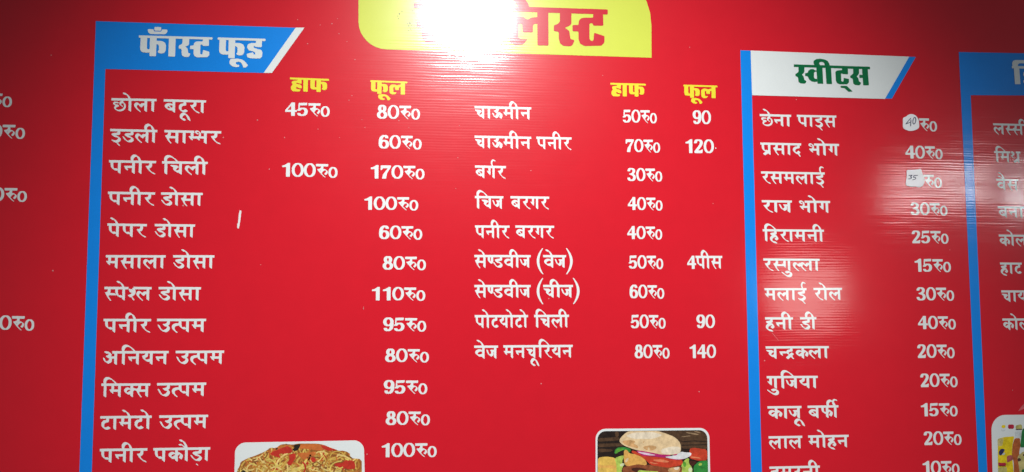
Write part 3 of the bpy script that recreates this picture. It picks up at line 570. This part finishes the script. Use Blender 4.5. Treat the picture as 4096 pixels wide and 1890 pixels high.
              'outline': [(997.12, 265.57), (1015.94, 266.57), (1028.81, 268.47), (1031.01, 256.84), (1034.83, 251.21), (1035.2, 242.69), (1030.24, 232.69), (1006.17, 231.67), (994.27, 233.64), (994.27, 240.72),
                          (996.85, 252.09)],
              'strokes': [[(1001.44, 254.28), (1007.91, 254.66), (1004.32, 251.49), (1006.68, 250.53), (1005.37, 247.96), (1000.1, 247.32)],
                          [(1012.4, 254.3), (1010.9, 250.87), (1014.78, 250.36), (1015.26, 247.53), (1009.16, 245.46)], [(1012.4, 254.3), (1019.93, 254.69)]]}]}

def rounded(poly, radii):
    out = []; n = len(poly)
    for i in range(n):
        r = radii[i]; b = Vector(poly[i])
        if r <= 0: out.append(tuple(b)); continue
        a = (Vector(poly[i - 1]) - b).normalized(); c = (Vector(poly[(i + 1) % n]) - b).normalized()
        for k in range(9):
            t = k / 8 * math.pi / 2
            out.append(tuple(b + a * r * (1 - math.sin(t)) + c * r * (1 - math.cos(t))))
    return out

# sections: blue border with its heading
BOLD = {}
def bold_norm(polys, x0, top, tilt, hgt):
    return [[((p[0] - x0) / hgt * 100, (p[1] - top - (p[0] - x0) * tilt) / hgt * 100) for p in soften(q, 9)] for q in polys]
PHA_B = [[(188, 240), (300, 243), (298, 450), (316, 468), (350, 462), (350, 525), (250, 522), (205, 505), (185, 465)], [(345, 240), (460, 243), (455, 586), (345, 583)],
         [(450, 322), (545, 325), (600, 350), (620, 395), (618, 490), (595, 528), (540, 540), (490, 525), (482, 495), (502, 488), (500, 415), (488, 385), (450, 375)]]
def sh(polys, dx, dy=0): return [[(p[0] + dx, p[1] + dy) for p in q] for q in polys]
SS_T = [[(1825, 160), (1970, 162), (1968, 300), (1940, 325), (1885, 345), (1940, 385), (1955, 485), (2005, 500), (1980, 560), (1950, 575), (1870, 570), (1825, 540), (1810, 480), (1810, 405), (1795, 392), (1748, 388), (1750, 312), (1790, 305), (1825, 270)]]
TT_T = [[(2240, 170), (2365, 175), (2368, 322), (2240, 322), (2235, 292), (2200, 292), (2192, 310), (2192, 490), (2215, 512), (2240, 505), (2250, 408), (2380, 450), (2378, 530), (2340, 570), (2130, 572), (2075, 545), (2055, 490), (2055, 392), (1980, 390), (1982, 312), (2055, 312), (2060, 260), (2090, 228), (2140, 222), (2240, 222)]]
LA_T = [[(1550, 212), (1470, 220), (1425, 247), (1380, 215), (1300, 205), (1235, 218), (1195, 260), (1185, 300), (1188, 470), (1210, 520), (1250, 548), (1290, 557), (1370, 550), (1425, 485), (1340, 482), (1312, 462), (1310, 315), (1325, 297), (1358, 297), (1366, 402), (1490, 403), (1490, 318), (1510, 298), (1550, 298)],
        [(1545, 110), (1682, 112), (1682, 564), (1545, 562)]]
def fit(polys, x0, x1, nx0, nx1, t0, t1, nt0, nt1):
    return [[(nx0 + (p[0] - x0) / (x1 - x0) * (nx1 - nx0), nt0 + (p[1] - t0) / (t1 - t0) * (nt1 - nt0)) for p in q] for q in polys]
def line(x0, y0, x1, y1, t): return [(x0, y0), (x1, y1), (x1, y1 + t), (x0, y0 + t)]

# "फाँस्ट फूड"
ss = fit(SS_T, 1748, 2005, 838, 1040, 122, 575, 248, 600); tt = fit(TT_T, 1980, 2380, 1030, 1362, 122, 572, 254, 605)
fast = PHA_B + [[(668, 245), (782, 248), (780, 592), (664, 590)]] + ss + tt + [line(155, 228, 1412, 262, 40)] \
     + [[(416, 84), (532, 87), (528, 150), (416, 148)], [(300, 122), (404, 124), (408, 162), (534, 164), (540, 127), (638, 130), (635, 175), (600, 210), (350, 206), (312, 175)]]
UU_B = [(1730, 632), (1850, 628), (1930, 645), (1990, 690), (2035, 745), (2000, 780), (1955, 785), (1935, 730), (1905, 690), (1870, 680), (1825, 690), (1820, 715), (1845, 735), (1885, 735), (1880, 770), (1820, 775), (1760, 760), (1715, 715), (1710, 680)]
DD_B = [(2165, 290), (2272, 292), (2265, 432), (2160, 428), (2145, 412), (2125, 412), (2125, 440), (2180, 460), (2260, 480), (2280, 520), (2275, 595), (2240, 628), (2060, 622), (2015, 600), (2008, 545), (2120, 520), (2130, 560), (2155, 560), (2155, 525), (2120, 505), (2050, 490), (2010, 440), (2025, 380), (2080, 360), (2165, 360)]
food = sh(PHA_B, 1345, 36) + [UU_B, DD_B, line(1500, 263, 2330, 286, 40)]
BOLD['fast'] = (bold_norm(fast + food, 155, 228, .027, 342), (2330 - 155) / 3.42)
# "स्वीट्स"
S2 = [(335, 300), (490, 305), (485, 440), (460, 480), (420, 515), (460, 560), (480, 650), (530, 680), (510, 730), (470, 748), (370, 735), (325, 700), (320, 600), (310, 575), (255, 550), (252, 500), (290, 480), (335, 440)]
sweets = [S2, [(800, 440), (760, 440), (730, 470), (725, 590), (745, 620), (800, 622), (810, 695), (740, 705), (660, 690), (600, 640), (575, 580), (560, 555), (500, 550), (498, 478), (565, 470), (590, 410), (640, 375), (710, 370), (765, 408), (800, 410)],
          [(790, 290), (950, 292), (957, 752), (810, 748)], [(1025, 300), (1170, 305), (1183, 760), (1040, 756)],
          [(790, 330), (740, 260), (722, 200), (740, 150), (800, 115), (900, 105), (1020, 125), (1090, 165), (1125, 220), (1150, 330), (1020, 330), (1000, 215), (950, 188), (900, 190), (868, 215), (880, 250), (930, 330)],
          [(1455, 320), (1605, 322), (1605, 510), (1465, 500), (1455, 485), (1425, 490), (1425, 680), (1450, 700), (1480, 690), (1490, 600), (1625, 630), (1620, 720), (1570, 765), (1390, 768), (1320, 740), (1285, 680), (1278, 450), (1310, 415), (1390, 400), (1455, 400)],
          [(1400, 805), (1560, 805), (1710, 955), (1600, 960), (1500, 865), (1405, 855)], [(p[0] + 1405, p[1] + 46) for p in S2],
          [(1895, 520), (1990, 523), (1990, 605), (1895, 603)], [(1970, 330), (2120, 335), (2136, 796), (1988, 792)], line(220, 250, 2182, 312, 68)]
BOLD['sweets'] = (bold_norm(sweets, 220, 250, .0318, 484), (2182 - 220) / 4.84)
# "हाफ", "फूल"
HA_B = [(283, 165), (358, 168), (356, 265), (330, 262), (258, 240), (255, 258), (350, 285), (366, 320), (362, 350), (330, 352), (290, 335), (268, 320), (255, 335), (268, 360), (345, 372), (325, 408), (195, 405), (160, 360), (163, 310), (195, 275), (170, 245), (185, 215), (225, 205), (283, 203)]
half = [HA_B, [(393, 165), (478, 168), (476, 413), (393, 410)], line(140, 145, 872, 172, 36)] + fit(PHA_B, 185, 620, 523, 838, 236, 586, 162, 418)
BOLD['half'] = (bold_norm(half, 140, 145, .0355, 253), (872 - 140) / 2.53)
full = fit(PHA_B, 185, 620, 1660, 1975, 236, 586, 204, 455) + fit([UU_B], 1710, 2035, 1793, 2028, 628, 785, 458, 575) + fit(LA_T, 1185, 1682, 2003, 2296, 98, 564, 218, 468) + [line(1645, 195, 2340, 222, 34)]
BOLD['full'] = (bold_norm(full, 1645, 195, .0375, 250), (2340 - 1645) / 2.5)
# "रेट लिस्ट"
dx = -1668
title = sh(SS_T, dx, -50) + sh(TT_T, dx, -50) + [line(45, 40, 770, 62, 64), [(-20, -120), (100, -120), (200, -30), (290, 60), (150, 60), (100, -20), (-10, -40)]] \
      + LA_T + SS_T + TT_T + [line(930, 72, 2425, 120, 64), [(985, 80), (1120, 85), (1120, 548), (985, 545)],
      [(985, 100), (960, 20), (985, -70), (1080, -130), (1230, -125), (1370, -40), (1430, 40), (1455, 110), (1320, 110), (1270, 20), (1180, -45), (1120, -30), (1105, 20), (1120, 100)]]
BOLD['title'] = (bold_norm(title, 45, 40, .0335, 465), (2425 - 45) / 4.65)
# start of the drinks heading
drinks = [[(840, 340), (1000, 345), (1015, 880), (850, 878)], [(815, 390), (795, 260), (830, 185), (900, 160), (1300, 165), (1420, 240), (1440, 340), (1330, 340), (1280, 262), (1010, 258), (965, 300), (960, 390)], line(785, 335, 1700, 352, 74)] \
       + fit([DD_B], 2008, 2280, 1100, 1480, 300, 628, 400, 890)
BOLD['drinks'] = (bold_norm(drinks, 785, 335, .0186, 545), (1700 - 785) / 5.45)

def bold(name, key, Lp, Rp, h, layer, mat, parent, label=None):
    p, w = BOLD[key]
    return flat_mesh(name, put(p, w, Lp, Rp, h), layer, mat, parent, label)

for s in T['sections']:
    col = BLUE
    b = flat_mesh('section_border', [s['border']], 4, BLUE, board, s['label'])
    for nm, poly, m in s['trim']:
        flat_mesh(nm, [poly], 8, {'white': WHITE, 'blue': BLUE}[m], b)
    k, Lp, Rp, h, m = s['heading']
    bold('heading_lettering', k, Lp, Rp, h, 12, {'white': WHITE, 'green': GREEN}[m], b)

tp = flat_mesh('title_panel', [rounded(T['title_panel'], T['title_radii'])], 4, YELLOW, board, 'yellow title panel with one rounded lower corner')
k, Lp, Rp, h = T['title']
bold('title_lettering', k, Lp, Rp, h, 8, TITLERED, tp)
STAIN = ink('olive scuff', (.20, .22, .03))
flat_mesh('scuff_mark', T['scuffs'], 8, STAIN, tp)

for k, Lp, Rp, h, txt in T['column_heads']:
    bold('column_heading', k, Lp, Rp, h, 4, HEADYELLOW, board, 'yellow column heading reading ' + txt)

for txt, words in T['names']:
    pcs = []
    for keys, Lp, Rp, h in words:
        p, w = word(keys.split()); 
        if Rp is None: Rp = (Lp[0] + w * h / 100 * .92, Lp[1])
        pcs += put(p, w, Lp, Rp, h)
    flat_mesh('dish_name', pcs, 4, WHITE, board, 'white lettering reading ' + txt)

for txt, Lp, Rp, h in T['prices']:
    if txt == 'piece':
        p1, w1 = figures('4'); pcs = put(p1, w1, Lp, (Lp[0] + (Rp[0] - Lp[0]) * .25, Lp[1]), h)
        p2, w2 = word('pa ii sa'.split()); q = (Lp[0] + (Rp[0] - Lp[0]) * .24, Lp[1])
        pcs += put(p2, w2, q, Rp, h); read = '4पीस'
    else:
        p, w = figures(txt); pcs = put(p, w, Lp, Rp, h); read = txt.replace('R', 'रु').replace('o', '0').rstrip('.')
    flat_mesh('price', pcs, 4, WHITE, board, 'white price reading ' + read)

# ------------------------------------------------------------------ printed food pictures
def pm(name, c, grain=.12): return ink(name, c, grain=.08, blotch=.25 + grain)
def panel(poly, radii, label):
    return flat_mesh('food_picture', [rounded(poly, radii)], 4, WHITE, board, label)

def mm_poly(q, cut=4): return soften(q, cut)

# noodles
N = T['noodles']
fp = panel(N['panel'], N['radii'], 'printed picture of a heap of noodles on white')
NM = [pm('noodle pale', (.80, .60, .20)), pm('noodle gold', (.66, .44, .09)), pm('noodle ochre', (.52, .24, .04)), pm('noodle brown', (.26, .10, .025)), pm('noodle straw', (.74, .58, .13))]
PEP = pm('pepper red', (.52, .035, .02)); CARROT = pm('carrot orange', (.58, .16, .035)); CHAR = pm('dark mushroom', (.025, .018, .012)); BASE = pm('noodle shade', (.36, .13, .025), .4)
heap = N['heap']
flat_mesh('noodle_heap', [mm_poly(heap)], 8, BASE, fp)
xs = [p[0] for p in heap]; zs = [p[1] for p in heap]
def inside(p, poly):
    c = False
    for i in range(len(poly)):
        a, b = poly[i - 1], poly[i]
        if (a[1] > p[1]) != (b[1] > p[1]) and p[0] < (b[0] - a[0]) * (p[1] - a[1]) / (b[1] - a[1]) + a[0]: c = not c
    return c
def strand(rng, poly, length, width, curl):
    for _ in range(40):
        p = (rng.uniform(min(xs), max(xs)), rng.uniform(min(zs), max(zs)))
        if inside(p, poly): break
    a = rng.uniform(0, 2 * math.pi); k = rng.gauss(0, curl); pts = [p]
    for _ in range(14):
        a += k * length / 14; k += rng.gauss(0, curl * .35)
        q = (pts[-1][0] + math.cos(a) * length / 14, pts[-1][1] + math.sin(a) * length / 14)
        if not inside(q, poly): break
        pts.append(q)
    if len(pts) < 4: return None
    l = []; r = []
    for i, p in enumerate(pts):
        u = Vector(pts[min(i + 1, len(pts) - 1)]) - Vector(pts[max(i - 1, 0)]); u.normalize()
        l.append((p[0] - u.y * width / 2, p[1] + u.x * width / 2)); r.append((p[0] + u.y * width / 2, p[1] - u.x * width / 2))
    return l + r[::-1]
rng = random.Random(3)
under = []; over = []
for i in range(420):
    s = strand(rng, heap, rng.uniform(30, 80), rng.uniform(1.6, 2.9), .045)
    if s: under.append((rng.choice([NM[0], NM[1], NM[1], NM[2], NM[2], NM[3], NM[4], CARROT]), s))
print_detail('noodles', under, 9, fp, .01)
for m, q in N['bits']:
    flat_mesh({'r': 'pepper_strip', 'o': 'carrot_slice', 'k': 'mushroom_piece'}[m], [mm_poly(q, 2)], {'r': 13, 'o': 12.4, 'k': 12.8}[m], {'r': PEP, 'o': CARROT, 'k': CHAR}[m], fp)
for i in range(120):
    s = strand(rng, N['front'], rng.uniform(25, 70), rng.uniform(1.8, 3.0), .055)
    if s: over.append((rng.choice([NM[0], NM[1], NM[4], NM[4], NM[0], NM[3], NM[1], NM[2], PEP]), s))
print_detail('top_noodles', over, 14, fp, .01)

# burger
B = T['burger']
fp = panel(B['panel'], B['radii'], 'printed picture of a burger on a dark table in a white frame')
PICM = {n: pm('burger ' + n, c, g) for n, c, g in (
    ('dark wood', (.022, .013, .009), .5), ('brown wood', (.085, .045, .022), .5), ('pale wood', (.30, .20, .11), .3), ('bun', (.76, .57, .32), .12), ('toasted bun', (.62, .36, .15), .3), ('bun crumb', (.80, .70, .52), .1),
    ('lettuce', (.10, .34, .035), .3), ('light lettuce', (.42, .58, .10), .3), ('pale lettuce', (.66, .72, .42), .2), ('onion', (.74, .60, .70), .1), ('onion skin', (.48, .02, .16), .2), ('tomato', (.56, .055, .022), .2), ('light tomato', (.72, .22, .10), .2),
    ('fried', (.76, .42, .10), .2), ('potato', (.76, .50, .10), .15), ('patty', (.26, .075, .028), .5), ('dark patty', (.07, .02, .012), .4), ('green', (.035, .26, .045), .3), ('pale onion', (.72, .74, .74), .1))}
flat_mesh('photo_background', [rounded(B['inner'], B['inner_radii'])], 8, PICM['dark wood'], fp)
for n, (nm, items) in enumerate(B['parts']):
    multi_mesh(nm, [(PICM[m], mm_poly(q, 3)) for m, q in items], 9 + n * .5, fp)

# drinks
K = T['drinks']
fp = panel(K['panel'], K['radii'], 'printed picture of drink bottles on white, cut by the edge of view')
DM = {n: pm('drink ' + n, c, .25) for n, c in (('yellow', (.80, .62, .01)), ('red', (.50, .02, .05)), ('olive', (.50, .46, .14)), ('pale', (.62, .68, .68)), ('orange', (.46, .12, .03)), ('green', (.02, .20, .05)),
      ('navy', (.03, .03, .12)), ('label', (.42, .10, .10)), ('straw', (.60, .52, .20)), ('dark', (.08, .04, .03)), ('pink', (.72, .13, .15)))}
for n, (nm, items) in enumerate(K['parts']):
    multi_mesh(nm, [(DM[m], mm_poly(q, 2)) for m, q in items], 8 + n * .5, fp)
flat_mesh('pink_band', [mm_poly(q, 2) for q in K['band']], 4, DM['pink'], board)  # flat pink band slanting up just above the drinks picture

# ------------------------------------------------------------------ wear: flecks, a paint tick and fine scratches
FLECK = ink('pale fleck', (.70, .26, .26)); TICK = ink('white paint', (.80, .80, .78))
flat_mesh('paint_tick', T['tick'], 6, TICK, board, 'short white vertical brush mark on the red')
rng = random.Random(11)
for (x, z, r) in T['flecks']:
    q = [(x + r * rng.uniform(.6, 1.2) * math.cos(a), z + r * rng.uniform(.6, 1.3) * math.sin(a)) for a in [i * math.pi / 3 for i in range(6)]]
    flat_mesh('fleck', [q], 6, FLECK, board)
for q in T['scratches']:
    flat_mesh('scratch', sweep(q, nib(0, 0, .35)), 6, FLECK, board)

# ------------------------------------------------------------------ two paper price patches stuck on the board
PAPER = ink('white paper', (.93, .95, .96), rough=.40, ribs=.004, coat=.25, grain=.05, spec=.5); INKPEN = ink('blue black pen', (.02, .025, .09), ribs=.004, coat=0)
for P in T['patches']:
    q = P['outline'] if area2(P['outline']) > 0 else P['outline'][::-1]
    q = soften(q, 2.0); n = len(q)
    me = bpy.data.meshes.new('price_sticker')
    ov, oe, of, a, b, orig = delaunay_2d_cdt([Vector(p) for p in q], [], [list(range(n))], 0, 1e-5)
    front = [(v[0] / 1000, -.0016, EYE + v[1] / 1000) for v in ov]
    back = [(v[0] / 1000, -.0007, EYE + v[1] / 1000) for v in ov]
    m = len(front)
    faces = [list(f) for f, o in zip(of, orig) if o]
    faces = [f if area2([ov[i] for i in f]) > 0 else f[::-1] for f in faces]
    allf = faces + [[m + i for i in f[::-1]] for f in faces] + [[(i + 1) % n, i, m + i, m + (i + 1) % n] for i in range(n)]
    me.from_pydata(front + back, [], allf); me.validate(); me.update(); me.materials.append(PAPER)
    o = bpy.data.objects.new('price_sticker', me); COL.objects.link(o)
    o['label'] = P['label']; o['category'] = 'price sticker'
    pcs = []
    for s in P['strokes']: pcs += sweep(s, nib(.35, .2, .55), 4)
    flat_mesh('handwriting', pcs, 20, INKPEN, o)
